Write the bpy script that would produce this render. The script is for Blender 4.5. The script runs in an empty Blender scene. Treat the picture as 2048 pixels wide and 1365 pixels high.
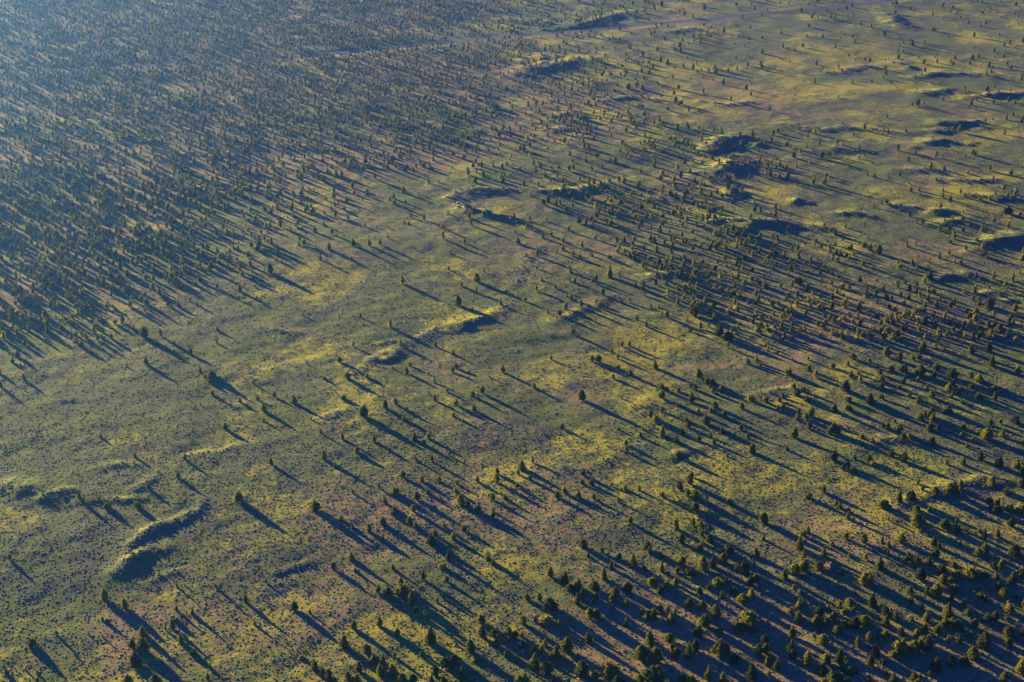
import bpy, math, random
import numpy as np

# ------------------------------------------------------------------ camera, light, sky, exposure
scene = bpy.context.scene
col = scene.collection
IW, IH, FPX = 2048.0, 1365.0, 2800.0
PITCH = math.radians(24.8)
CAM_H = 300.0
SUN_AZ = math.radians(43.0)      # sun stands this far to the left of the view direction (+Y)
SUN_EL = math.radians(7.8)

cam_data = bpy.data.cameras.new("camera")
cam = bpy.data.objects.new("camera", cam_data)
col.objects.link(cam)
cam.location = (0, 0, CAM_H)
cam.rotation_euler = (math.radians(90) - PITCH, 0, 0)
cam_data.sensor_width = 36.0
cam_data.lens = FPX / IW * 36.0
cam_data.clip_start = 1.0
cam_data.clip_end = 30000.0
scene.camera = cam

world = bpy.data.worlds.new("World")
scene.world = world
world.use_nodes = True
wn = world.node_tree
bg = wn.nodes["Background"]
sky = wn.nodes.new("ShaderNodeTexSky")
sky.sky_type = 'NISHITA'
sky.sun_disc = False
sky.sun_elevation = SUN_EL
sky.sun_rotation = -SUN_AZ
sky.altitude = 1200
sky.air_density = 1.0
sky.dust_density = 0.0
sky.ozone_density = 6.0
tint = wn.nodes.new("ShaderNodeMix")
tint.data_type = 'RGBA'
tint.blend_type = 'MULTIPLY'
tint.inputs["Factor"].default_value = 1.0
tint.inputs["B"].default_value = (0.01, 0.42, 1.38, 1)
wn.links.new(sky.outputs[0], tint.inputs["A"])
wn.links.new(tint.outputs["Result"], bg.inputs[0])
bg.inputs[1].default_value = 0.05

sl = bpy.data.lights.new("sun", 'SUN')
sl.energy = 5.0
sl.angle = math.radians(0.5)
sl.color = (1.0, 0.77, 0.29)
sun = bpy.data.objects.new("sun", sl)
col.objects.link(sun)
sun.rotation_euler = (math.radians(90) - SUN_EL, 0, SUN_AZ + math.pi)   # local -Z points away from the sun
sun.location = (0, 0, 500)

scene.view_settings.view_transform = 'Standard'
scene.view_settings.look = 'None'
scene.view_settings.gamma = 1.0
scene.view_settings.exposure = 2.22
cy = scene.cycles
cy.max_bounces = 4
cy.diffuse_bounces = 2
cy.glossy_bounces = 1
cy.transmission_bounces = 2
cy.volume_bounces = 1
cy.transparent_max_bounces = 4
cy.use_denoising = True
cy.caustics_reflective = False
cy.caustics_refractive = False

rng = np.random.default_rng(11)
random.seed(11)

# ------------------------------------------------------------------ picture <-> ground
SP, CP = math.sin(PITCH), math.cos(PITCH)

def ground(px, py):
    """the point of the plain (z = 0) that the photograph shows at px, py"""
    u = (np.asarray(px, float) - IW / 2) / FPX
    v = (np.asarray(py, float) - IH / 2) / FPX
    t = CAM_H / (SP + v * CP)
    return t * u, t * (CP - v * SP)

def picture(x, y, z=0.0):
    dz = CAM_H - z
    d = y * CP + dz * SP
    return IW / 2 + FPX * x / d, IH / 2 + FPX * (dz * CP - y * SP) / d, d

# ------------------------------------------------------------------ noise
def hash2(ix, iy, seed):
    h = (ix.astype(np.int64) * 374761393 + iy.astype(np.int64) * 668265263 + seed * 974711) & 0x7fffffff
    h = ((h ^ (h >> 13)) * 1274126177) & 0x7fffffff
    return ((h ^ (h >> 16)) & 0xffff) / 65535.0

def vnoise(x, y, scale, seed):
    x = np.asarray(x, float) / scale; y = np.asarray(y, float) / scale
    ix = np.floor(x); iy = np.floor(y)
    fx = x - ix; fy = y - iy
    fx = fx * fx * (3 - 2 * fx); fy = fy * fy * (3 - 2 * fy)
    a = hash2(ix, iy, seed); b = hash2(ix + 1, iy, seed)
    c = hash2(ix, iy + 1, seed); d = hash2(ix + 1, iy + 1, seed)
    return (a * (1 - fx) + b * fx) * (1 - fy) + (c * (1 - fx) + d * fx) * fy

def fbm(x, y, scale, seed, octaves=4):
    s = 0.0; amp = 1.0; tot = 0.0
    for o in range(octaves):
        s = s + amp * vnoise(x + 37.1 * o, y - 19.7 * o, scale / 2 ** o, seed + o)
        tot += amp; amp *= 0.5
    return s / tot

# ------------------------------------------------------------------ the plain: knolls, lava ledges and swales
# each: polyline seen in the photograph, crest height (m), half width (m) towards the sun, away from it
LEDGES = [
    ([(236,1146),(262,1124),(290,1108),(325,1097)], 4.0, 8, 3),
    ([(300,1162),(325,1152),(352,1143)], 1.8, 2.2, 2.0),
    ([(272,1086),(290,1070),(322,1056),(362,1044),(400,1022),(408,1000)], 2.6, 5, 3),
    ([(182,1006),(215,1002),(250,1004),(290,1000)], 2.0, 3, 2.5),
    ([(-60,985),(20,975),(60,984),(110,992),(165,998)], 3.4, 12, 6),
    ([(95,996),(130,985),(160,984)], 1.5, 4, 3),
    ([(205,940),(235,932),(262,934)], 2.2, 6, 3),
    ([(365,915),(400,908),(440,905),(480,892)], 1.6, 4, 8),
    ([(268,982),(290,972),(305,960)], 1.8, 3, 2.5),
    ([(740,722),(770,722),(796,706)], 1.8, 4, 3),
    ([(690,728),(705,742),(722,748)], 1.2, 3, 2.5),
    ([(640,838),(675,826),(700,818)], 1.6, 5, 3),
    ([(745,690),(775,682),(800,684)], 1.4, 4, 3),
    ([(862,664),(900,654),(950,640),(1003,622)], 4.2, 8, 8),
    ([(545,1148),(575,1138),(605,1128),(625,1122)], 1.2, 3, 2),
    ([(903,400),(918,412),(945,426),(985,434),(1028,440)], 4.0, 7, 4),
    ([(903,398),(925,384),(1010,377)], 2.0, 8, 14),
    ([(1060,385),(1110,386),(1160,380),(1205,370)], 2.6, 8, 12),
    ([(1418,300),(1440,284),(1472,277),(1505,288)], 8.0, 12, 8),
    ([(1425,350),(1455,336),(1492,326)], 7.0, 14, 9),
    ([(1445,372),(1460,384),(1470,396)], 4.5, 10, 7),
    ([(1040,148),(1080,136),(1130,126),(1165,124)], 8.0, 18, 12),
    ([(1100,62),(1180,48),(1240,30),(1265,24)], 6.0, 14, 9),
    ([(1010,40),(1060,45),(1120,50)], 4.0, 14, 9),
    ([(1775,32),(1790,48),(1820,55)], 8.0, 14, 9),
    ([(1330,66),(1380,60),(1410,66)], 4.0, 12, 9),
    ([(1830,158),(1880,150),(1960,152),(2000,160)], 5.0, 10, 6),
    ([(1835,188),(1900,182),(1920,186)], 4.0, 10, 6),
    ([(1935,196),(1990,192),(2045,190)], 5.0, 10, 6),
    ([(1880,262),(1895,246),(1940,248),(1960,254)], 6.0, 12, 8),
    ([(1840,294),(1880,284),(1920,288)], 5.0, 12, 7),
    ([(1640,304),(1680,300),(1740,306)], 3.0, 10, 7),
    ([(1700,140),(1730,134),(1760,140)], 4.0, 9, 7),
    ([(1650,146),(1700,146)], 3.0, 9, 7),
    ([(1765,130),(1790,128),(1810,134)], 5.0, 8, 7),
    ([(1585,406),(1596,400),(1612,404)], 4.0, 6, 4),
    ([(1665,428),(1700,426),(1738,432)], 3.5, 6, 4),
    ([(1475,462),(1500,452),(1545,450),(1600,452),(1650,458),(1675,466)], 4.0, 9, 5),
    ([(1790,412),(1830,418),(1860,422)], 3.5, 7, 4),
    ([(1865,428),(1890,424),(1910,430)], 3.0, 6, 4),
    ([(1795,345),(1850,342),(1900,346)], 3.0, 8, 6),
    ([(1885,362),(1940,366),(1990,362)], 3.0, 8, 6),
    ([(1930,392),(1990,398),(2060,402)], 4.0, 8, 5),
    ([(1880,446),(1920,442),(1950,450)], 3.5, 7, 5),
    ([(1960,500),(1995,482),(2060,470)], 7.0, 12, 6),
    ([(1905,556),(1930,552),(1970,562)], 2.5, 6, 4),
    ([(1866,556),(1925,548),(1960,556)], 2.5, 6, 4),
    ([(1960,588),(1985,584),(2010,596)], 3.0, 6, 4),
    ([(1120,645),(1170,616),(1230,592)], 2.6, 10, 6),
    ([(1060,120),(1100,112),(1140,118)], 3.0, 12, 9),
    ([(1105,232),(1140,226),(1160,232)], 3.0, 10, 7),
    ([(1095,262),(1130,258)], 3.0, 10, 7),
    ([(530,656),(560,662),(590,664)], 1.8, 5, 3),
    ([(1310,398),(1330,392),(1360,396)], 3.0, 9, 5),
    ([(1335,916),(1370,906),(1398,898)], 2.4, 6, 3),
    ([(1395,1045),(1405,1032),(1408,1020)], 1.6, 4, 3),
    ([(1255,836),(1275,818),(1305,796)], 1.8, 7, 10),
    ([(1870,990),(1905,972),(1960,958),(2010,962),(2060,975)], 3.6, 9, 5),
    ([(1790,1012),(1825,1000),(1860,996)], 2.0, 6, 4),
    ([(1900,1150),(1935,1146),(1990,1152)], 2.4, 7, 4),
    ([(700,1330),(720,1325),(745,1316)], 1.0, 3, 2),
    ([(690,756),(720,738),(752,716),(800,690),(862,664)], 1.2, 4, 6),
    ([(905,396),(960,381),(1030,384),(1110,387),(1165,381),(1208,369)], 3.2, 3.5, 9),
    ([(900,402),(935,424),(985,436),(1035,444),(1070,462)], 3.2, 4, 5),
    ([(1003,622),(1010,596),(1030,560),(1052,512),(1090,492)], 0.9, 4, 8),
    ([(1310,838),(1295,862),(1262,880),(1240,905),(1180,935),(1100,940),(1060,930)], 0.7, 3, 6),
    ([(340,1050),(300,1062),(262,1092),(240,1140)], 1.6, 3, 4),
    ([(1410,450),(1440,440),(1500,446),(1560,444)], 4.0, 5, 6),
    ([(1280,560),(1340,548),(1400,560)], 2.2, 5, 7),
    ([(1700,900),(1760,880),(1830,872)], 1.5, 4, 5),
    ([(1500,790),(1560,776),(1600,770)], 1.6, 3, 6),
    ([(1190,205),(1260,196),(1330,204)], 3.2, 6, 8),
    ([(1560,250),(1640,262),(1720,258),(1790,268)], 3.0, 6, 8),
    ([(1400,205),(1450,212),(1500,208)], 2.0, 5, 6),
]
SUNDIR = np.array([-math.sin(SUN_AZ), math.cos(SUN_AZ)])

def _segdist(X, Y, ax, ay, bx, by):
    dx, dy = bx - ax, by - ay
    t = np.clip(((X - ax) * dx + (Y - ay) * dy) / (dx * dx + dy * dy + 1e-9), 0, 1)
    qx, qy = X - (ax + t * dx), Y - (ay + t * dy)
    return np.hypot(qx, qy), qx * SUNDIR[0] + qy * SUNDIR[1]

_ledges = []
for _pl, _h, _w1, _w2 in LEDGES:
    gx, gy = ground([p[0] for p in _pl], [p[1] for p in _pl])
    _k = 0.30 if np.mean([p[1] for p in _pl]) > 560 else 0.36
    _ledges.append((np.array(gx), np.array(gy), _h * _k, _w1 * (0.55 if _k < 0.35 else 0.75), _w2 * 1.0))

ROAD_PX = [(-260,172),(-120,158),(0,149),(150,141),(330,130),(480,122),(600,113),(700,104),(800,94),(880,86),(980,76),(1080,68),
           (1200,60),(1290,48),(1400,40),(1480,33),(1560,25),(1700,11),(1790,0),(1900,-14),(2060,-34),(2300,-60)]
_rx, _ry = ground([p[0] for p in ROAD_PX], [p[1] for p in ROAD_PX])

def road_dist(X, Y):
    X = np.asarray(X, float); Y = np.asarray(Y, float)
    best = np.full(X.shape, 1e9)
    for i in range(len(_rx) - 1):
        d, _ = _segdist(X, Y, _rx[i], _ry[i], _rx[i + 1], _ry[i + 1])
        best = np.minimum(best, d)
    return best

def height(X, Y):
    X = np.asarray(X, float); Y = np.asarray(Y, float)
    shp = X.shape; X = X.ravel(); Y = Y.ravel()
    H = (fbm(X, Y, 130, 5, 3) - 0.5) * 3.0 + (fbm(X, Y, 22, 9, 3) - 0.5) * 1.2 + (fbm(X, Y, 6.5, 13, 2) - 0.5) * 0.42
    rough = np.zeros_like(H)
    wob = (fbm(X, Y, 9, 21, 3) - 0.5)
    for gx, gy, h, w1, w2 in _ledges:
        m = 5 * max(w1, w2)
        sel = np.where((X > gx.min() - m) & (X < gx.max() + m) & (Y > gy.min() - m) & (Y < gy.max() + m))[0]
        if not len(sel):
            continue
        x = X[sel]; y = Y[sel]
        best = np.full(x.shape, 1e9); side = np.zeros_like(best)
        ends = np.minimum(np.hypot(x - gx[0], y - gy[0]), np.hypot(x - gx[-1], y - gy[-1]))
        span = np.hypot(gx[-1] - gx[0], gy[-1] - gy[0])
        for i in range(len(gx) - 1):
            d, s = _segdist(x, y, gx[i], gy[i], gx[i + 1], gy[i + 1])
            k = d < best
            best[k] = d[k]; side[k] = s[k]
        q = np.clip(side / (best + 0.5), -1, 1) * 0.5 + 0.5
        best = np.maximum(0, best + wob[sel] * min(w1, w2) * 1.6)
        w = w2 + (w1 - w2) * q
        e = h * np.exp(-(best / w) ** 2) * (0.45 + 0.55 * np.clip(ends / (0.35 * span), 0, 1))
        e = e * (0.35 + 0.7 * fbm(x, y, 11, 41, 3) + 0.6 * fbm(x, y, 4.2, 47, 2))
        H[sel] = np.maximum(H[sel], 0) * 0 + H[sel] + e * (1 + 0.35 * (vnoise(x, y, 6, 33) - 0.5))
    far = np.clip((np.hypot(X, Y - 900) - 1200) / 2500, 0, 1)
    H = H * (1 - far)
    k = np.clip((road_dist(X, Y) - 4) / 12, 0, 1)
    k = k * k * (3 - 2 * k)
    base = (fbm(X, Y, 260, 5, 1) - 0.5) * 3.0 * (1 - far)
    H = base * (1 - k) + H * k
    return H.reshape(shp)

# ------------------------------------------------------------------ where trees grow: woodland density over the photographed plain
DENS = ["9999998644222222",
        "9999998643222222",
        "9999998765321112",
        "9999965544433221",
        "9998643146644222",
        "9986421146554223",
        "9864211117765433",
        "8531111225458887",
        "4211111122233455",
        "1111111111123333",
        "1111111111122333",
        "1111111122222334",
        "1111111222223344",
        "1111122222223345",
        "1111122233334455",
        "1111222333344555"]
DG = np.array([[int(c) for c in r] for r in DENS], float)

def dens_field(px, py):
    """smoothly read level of DENS, 0..9"""
    u = np.clip(np.asarray(px, float) / 128.0 - 0.5, 0, 14.999)
    v = np.clip(np.asarray(py, float) / 85.33 - 0.5, 0, 14.999)
    iu = np.floor(u).astype(int); iv = np.floor(v).astype(int)
    fu = u - iu; fv = v - iv
    return ((DG[iv, iu] * (1 - fu) + DG[iv, iu + 1] * fu) * (1 - fv)
            + (DG[iv + 1, iu] * (1 - fu) + DG[iv + 1, iu + 1] * fu) * fv)

# ------------------------------------------------------------------ material helpers
def new_mat(name):
    m = bpy.data.materials.new(name)
    m.use_nodes = True
    nt = m.node_tree
    for n in list(nt.nodes):
        nt.nodes.remove(n)
    out = nt.nodes.new("ShaderNodeOutputMaterial")
    return m, nt, out

def N(nt, kind, **kw):
    n = nt.nodes.new(kind)
    for k, v in kw.items():
        setattr(n, k, v)
    return n

def ramp(nt, fac, stops, interp='LINEAR'):
    r = N(nt, "ShaderNodeValToRGB")
    r.color_ramp.interpolation = interp
    els = r.color_ramp.elements
    els[0].position, els[0].color = stops[0][0], (*stops[0][1], 1)
    els[1].position, els[1].color = stops[-1][0], (*stops[-1][1], 1)
    for p, c in stops[1:-1]:
        e = els.new(p); e.color = (*c, 1)
    nt.links.new(fac, r.inputs[0])
    return r.outputs[0]

def noise(nt, vec, scale, detail=4, rough=0.55, dist=0.0):
    n = N(nt, "ShaderNodeTexNoise")
    n.inputs["Scale"].default_value = scale
    n.inputs["Detail"].default_value = detail
    n.inputs["Roughness"].default_value = rough
    n.inputs["Distortion"].default_value = dist
    nt.links.new(vec, n.inputs["Vector"])
    return n.outputs["Fac"]

def mixc(nt, fac, a, b, blend='MIX'):
    m = N(nt, "ShaderNodeMix", data_type='RGBA', blend_type=blend)
    for s, v in ((m.inputs["Factor"], fac), (m.inputs["A"], a), (m.inputs["B"], b)):
        if isinstance(v, (int, float)):
            s.default_value = v
        elif isinstance(v, tuple):
            s.default_value = (*v, 1)
        else:
            nt.links.new(v, s)
    return m.outputs["Result"]

def math_n(nt, op, a, b=None, clamp=False):
    m = N(nt, "ShaderNodeMath", operation=op)
    m.use_clamp = clamp
    for i, v in enumerate((a, b)):
        if v is None:
            continue
        if isinstance(v, (int, float)):
            m.inputs[i].default_value = v
        else:
            nt.links.new(v, m.inputs[i])
    return m.outputs[0]

def sstep(nt, val, lo, hi):
    m = N(nt, "ShaderNodeMapRange", interpolation_type='SMOOTHSTEP')
    nt.links.new(val, m.inputs["Value"])
    m.inputs["From Min"].default_value = lo
    m.inputs["From Max"].default_value = hi
    return m.outputs["Result"]

# ground: sage flat (grey green), yellow grass, pinkish bare soil
def ground_material():
    m, nt, out = new_mat("steppe_ground")
    geo = N(nt, "ShaderNodeNewGeometry")
    P = geo.outputs["Position"]
    bare_a = N(nt, "ShaderNodeAttribute", attribute_name="bare").outputs["Fac"]
    grass_lit_a = N(nt, "ShaderNodeAttribute", attribute_name="grass").outputs["Fac"]
    n_fine = noise(nt, P, 1.3, 5, 0.65)
    n_mid = noise(nt, P, 0.22, 4, 0.6)
    n_big = noise(nt, P, 0.035, 4, 0.6, 0.4)
    n_tuft = noise(nt, P, 0.45, 3, 0.6)
    sage = ramp(nt, n_fine, [(0.3, (0.085, 0.102, 0.042)), (0.5, (0.128, 0.145, 0.060)), (0.72, (0.185, 0.195, 0.088))])
    green = ramp(nt, n_fine, [(0.3, (0.085, 0.115, 0.028)), (0.55, (0.140, 0.175, 0.045)), (0.75, (0.22, 0.235, 0.07))])
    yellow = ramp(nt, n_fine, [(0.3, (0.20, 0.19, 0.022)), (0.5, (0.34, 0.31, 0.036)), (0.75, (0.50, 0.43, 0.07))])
    soil = ramp(nt, n_fine, [(0.28, (0.16, 0.115, 0.050)), (0.5, (0.28, 0.200, 0.090)), (0.75, (0.40, 0.290, 0.14))])
    c = mixc(nt, sstep(nt, n_big, 0.42, 0.6), sage, green)
    b = math_n(nt, 'ADD', bare_a, math_n(nt, 'MULTIPLY', math_n(nt, 'SUBTRACT', n_mid, 0.5), 2.0))
    c = mixc(nt, sstep(nt, b, 0.42, 0.72), c, soil)
    g = math_n(nt, 'ADD', grass_lit_a, math_n(nt, 'MULTIPLY', math_n(nt, 'SUBTRACT', n_mid, 0.5), -1.4))
    g = math_n(nt, 'ADD', g, math_n(nt, 'MULTIPLY', math_n(nt, 'SUBTRACT', n_tuft, 0.5), 1.1))
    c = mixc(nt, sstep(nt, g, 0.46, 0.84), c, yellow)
    bs = N(nt, "ShaderNodeBsdfPrincipled")
    nt.links.new(c, bs.inputs["Base Color"])
    bs.inputs["Roughness"].default_value = 0.95
    bs.inputs["Specular IOR Level"].default_value = 0.1
    h = math_n(nt, 'ADD', n_fine, math_n(nt, 'MULTIPLY', n_tuft, 1.2))
    bp = N(nt, "ShaderNodeBump")
    bp.inputs["Strength"].default_value = 0.45
    bp.inputs["Distance"].default_value = 0.35
    nt.links.new(h, bp.inputs["Height"])
    nt.links.new(bp.outputs[0], bs.inputs["Normal"])
    nt.links.new(bs.outputs[0], out.inputs[0])
    return m

def foliage_material(name, stops, source, transl=0.25):
    """source: 'object' = one tint per tree object, 'tint' = one tint per tree in a mass, 'island' = per small shrub"""
    m, nt, out = new_mat(name)
    geo = N(nt, "ShaderNodeNewGeometry")
    if source == 'object':
        # trees of one colour family differ a little from tree to tree
        r = N(nt, "ShaderNodeObjectInfo").outputs["Random"]
    elif source == 'tint':
        r = N(nt, "ShaderNodeAttribute", attribute_name="tint").outputs["Fac"]
    else:
        r = geo.outputs["Random Per Island"]
    c = ramp(nt, r, stops)
    leaf = ramp(nt, geo.outputs["Random Per Island"], [(0.0, (0.72, 0.74, 0.70)), (1.0, (1.3, 1.27, 1.2))])
    c = mixc(nt, 1.0, c, leaf, 'MULTIPLY')
    d = N(nt, "ShaderNodeBsdfPrincipled")
    d.inputs["Roughness"].default_value = 0.8
    d.inputs["Specular IOR Level"].default_value = 0.15
    t = N(nt, "ShaderNodeBsdfTranslucent")
    nt.links.new(c, d.inputs["Base Color"])
    nt.links.new(c, t.inputs["Color"])
    mx = N(nt, "ShaderNodeMixShader")
    mx.inputs[0].default_value = transl
    nt.links.new(d.outputs[0], mx.inputs[1])
    nt.links.new(t.outputs[0], mx.inputs[2])
    nt.links.new(mx.outputs[0], out.inputs[0])
    return m

JUNIPER = [(0.0, (0.030, 0.045, 0.014)), (0.3, (0.075, 0.090, 0.010)), (0.65, (0.15, 0.155, 0.012)), (1.0, (0.25, 0.235, 0.016))]
M_ground = ground_material()
M_jun = foliage_material("juniper_foliage", JUNIPER, 'object', 0.45)
M_jun_mass = foliage_material("juniper_foliage_far", JUNIPER, 'tint', 0.45)
M_shrub = foliage_material("sagebrush_foliage", [(0.0, (0.085, 0.105, 0.05)), (0.4, (0.14, 0.165, 0.08)), (0.8, (0.19, 0.205, 0.105)), (1.0, (0.28, 0.26, 0.13))], 'island', 0.2)
M_yellow = foliage_material("rabbitbrush_foliage", [(0.0, (0.24, 0.25, 0.03)), (1.0, (0.42, 0.38, 0.05))], 'object', 0.3)
M_dead = foliage_material("dead_twigs", [(0.0, (0.36, 0.21, 0.15)), (1.0, (0.42, 0.26, 0.19))], 'object', 0.1)

def plain_mat(name, c1, c2, scale, rough=0.9):
    m, nt, out = new_mat(name)
    geo = N(nt, "ShaderNodeNewGeometry")
    c = ramp(nt, noise(nt, geo.outputs["Position"], scale, 4), [(0.35, c1), (0.65, c2)])
    bs = N(nt, "ShaderNodeBsdfPrincipled")
    bs.inputs["Roughness"].default_value = rough
    nt.links.new(c, bs.inputs["Base Color"])
    nt.links.new(bs.outputs[0], out.inputs[0])
    return m
M_bark = plain_mat("juniper_bark", (0.10, 0.065, 0.04), (0.22, 0.15, 0.10), 6)
M_asphalt = plain_mat("asphalt", (0.055, 0.055, 0.058), (0.075, 0.073, 0.072), 0.4, 0.8)
M_gravel = plain_mat("gravel_verge", (0.20, 0.16, 0.11), (0.34, 0.27, 0.19), 0.5)

# ------------------------------------------------------------------ mesh helper
def fast_mesh(name, V, F, mat, smooth=False, attrs=None):
    """V (n,3), F (m,3) or (m,4)"""
    V = np.asarray(V, np.float32); F = np.asarray(F, np.int32)
    k = F.shape[1]
    me = bpy.data.meshes.new(name)
    me.vertices.add(len(V)); me.vertices.foreach_set("co", V.ravel())
    me.loops.add(F.size); me.loops.foreach_set("vertex_index", F.ravel())
    me.polygons.add(len(F))
    me.polygons.foreach_set("loop_start", np.arange(0, F.size, k, dtype=np.int32))
    me.polygons.foreach_set("loop_total", np.full(len(F), k, np.int32))
    me.polygons.foreach_set("use_smooth", np.full(len(F), smooth, bool))
    for an, av in (attrs or {}).items():
        a = me.attributes.new(an, 'FLOAT', 'POINT')
        a.data.foreach_set("value", np.asarray(av, np.float32))
    me.materials.append(mat)
    me.update(calc_edges=True)
    return me

def link(name, me, parent=None):
    o = bpy.data.objects.new(name, me)
    col.objects.link(o)
    if parent is not None:
        o.parent = parent
    return o

# ------------------------------------------------------------------ terrain sheet
def axis(stops):
    out = [stops[0][0]]
    for (a, _), (b, st) in zip(stops[:-1], stops[1:]):
        n = max(1, int(round((b - a) / st)))
        out += list(np.linspace(a, b, n + 1)[1:])
    return np.array(out)

xs = axis([(-6000, 0), (-2000, 400), (-900, 60), (-620, 8), (-240, 3.0), (240, 1.4), (620, 3.0), (900, 8), (2000, 60), (6000, 400)])
ys = axis([(-3000, 0), (0, 300), (300, 30), (360, 3), (720, 1.3), (1150, 2.4), (1750, 4.0), (2200, 20), (3500, 120), (9000, 500)])
GX, GY = np.meshgrid(xs, ys)
GZ = height(GX, GY)
ppx, ppy, _ = picture(GX.ravel(), np.maximum(GY.ravel(), 150))
dl = dens_field(ppx, ppy)
X1, Y1 = GX.ravel(), GY.ravel()
# bare soil lies under the trees, yellow grass in the open; sunlight painted in: yellower on slopes that face the sun
bare = np.clip(0.20 + dl / 9 * 0.42 + (fbm(X1, Y1, 60, 71, 3) - 0.5) * 1.0 + np.clip((ppx - 1000) / 1000, 0, 1) * np.clip((ppy - 900) / 300, 0, 1) * 0.22, 0, 1)
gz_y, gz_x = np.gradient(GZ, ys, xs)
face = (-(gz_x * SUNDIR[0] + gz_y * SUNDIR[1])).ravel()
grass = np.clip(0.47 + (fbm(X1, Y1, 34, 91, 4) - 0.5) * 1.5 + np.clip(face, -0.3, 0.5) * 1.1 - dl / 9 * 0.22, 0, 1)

def bump_spot(arr, px, py, rx, ry, amount):
    e = np.exp(-((ppx - px) / rx) ** 2 - ((ppy - py) / ry) ** 2)
    return np.clip(arr + amount * e, 0, 1)
# patches one can pick out in the photograph: (x, y, half width, half height, grass, bare)
for px, py, rx, ry, g, b in [(1130,850,110,45,.25,-.1),(1160,790,40,20,-.1,.4),(1400,960,70,50,.22,-.2),(1490,1000,110,50,.2,-.2),
        (560,870,120,40,.15,-.1),(850,520,120,60,.12,-.1),(950,630,60,12,.4,-.3),(1100,378,110,8,.45,-.3),(270,1120,25,14,.45,-.3),  # thin ridge patches put the gold of sunlit slopes into the ground colour
        (1290,680,80,35,.3,-.2),(1840,940,90,40,.2,-.15),(60,1100,140,90,-.35,-.3),(240,1300,40,60,-.1,.6),(1600,1250,300,130,-.35,.25),
        (1100,1250,200,90,-.2,.2),(430,905,60,9,.4,-.2),(790,870,70,30,.25,-.1),(280,1000,110,60,.15,-.1),(820,1010,150,60,-.1,.25),  # the narrow ledge strip is painted yellow as a sunlit slope too
        (1480,190,160,45,.1,.0),(1600,60,120,30,.2,.0),(1550,380,60,14,.25,-.1),(700,790,60,30,.3,-.1),(900,720,90,30,-.1,.35),
        (1300,140,160,40,.2,-.1),(690,560,160,70,-.05,.1),(400,760,200,90,-.1,-.15),(1720,400,110,70,-.15,-.2),(1920,640,140,60,-.2,.2),
        (1540,200,60,20,.1,.3),(1220,900,70,25,.3,0),(1750,850,120,50,0,.15),(870,330,90,30,-.1,.3),(330,520,70,30,.3,-.2),(1740,160,120,40,.15,.1),
        (1210,940,120,30,.0,.25),(980,1180,150,50,.0,-.2),(1880,560,120,50,.05,.0)]:
    grass = bump_spot(grass, px, py, rx, ry, g)
    bare = bump_spot(bare, px, py, rx, ry, b)
nx, ny = len(xs), len(ys)
idx = np.arange(nx * ny).reshape(ny, nx)
quads = np.stack([idx[:-1, :-1], idx[:-1, 1:], idx[1:, 1:], idx[1:, :-1]], -1).reshape(-1, 4)
g_me = fast_mesh("ground", np.stack([X1, Y1, GZ.ravel()], 1), quads, M_ground, True, {"bare": bare, "grass": grass})
g_ob = link("ground", g_me)
g_ob["kind"] = "structure"
g_ob["label"] = "grassy sagebrush plain with low rocky ledges"

# ------------------------------------------------------------------ road draped on the plain
def strip(name, half, lift, mat, off=0.0):
    pts = np.stack([_rx, _ry], 1)
    # even spacing along the road with a smooth curve
    seg = np.r_[0, np.cumsum(np.hypot(*np.diff(pts, axis=0).T))]
    s = np.arange(0, seg[-1], 6.0)
    cx = np.interp(s, seg, pts[:, 0]); cyy = np.interp(s, seg, pts[:, 1])
    ker = np.ones(15) / 15
    cx[7:-7] = np.convolve(cx, ker, 'valid'); cyy[7:-7] = np.convolve(cyy, ker, 'valid')
    tx, ty = np.gradient(cx), np.gradient(cyy)
    L = np.hypot(tx, ty); nxx, nyy = -ty / L, tx / L
    V = []
    for o in (off - half, off - half * 0.33, off + half * 0.33, off + half):
        x, y = cx + nxx * o, cyy + nyy * o
        V.append(np.stack([x, y, height(x, y) + lift], 1))
    n = len(s)
    V = np.concatenate(V)
    F = [(r * n + i, r * n + i + 1, (r + 1) * n + i + 1, (r + 1) * n + i) for r in range(3) for i in range(n - 1)]
    o = link(name, fast_mesh(name, V, np.array(F), mat, True))
    o["kind"] = "structure"
    return o
strip("gravel_verge", 5.4, 0.10, M_gravel, -1.5)
strip("road", 4.2, 0.22, M_asphalt)

# ------------------------------------------------------------------ junipers
def rot_tri_cloud(rs, C, nrm, size):
    """small three-cornered sprays round centres C, facing roughly along nrm"""
    n = len(C)
    a = rs.normal(size=(n, 3)); nn = nrm + 0.7 * rs.normal(size=(n, 3))
    nn /= np.linalg.norm(nn, axis=1)[:, None]
    t = np.cross(nn, a); t /= np.linalg.norm(t, axis=1)[:, None] + 1e-9
    b = np.cross(nn, t)
    s = size[:, None]
    V = np.stack([C + t * s, C - t * s * 0.6 + b * s * 0.85, C - t * s * 0.5 - b * s * 0.8], 1).reshape(-1, 3)
    F = np.arange(3 * n).reshape(-1, 3)
    return V, F

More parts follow.
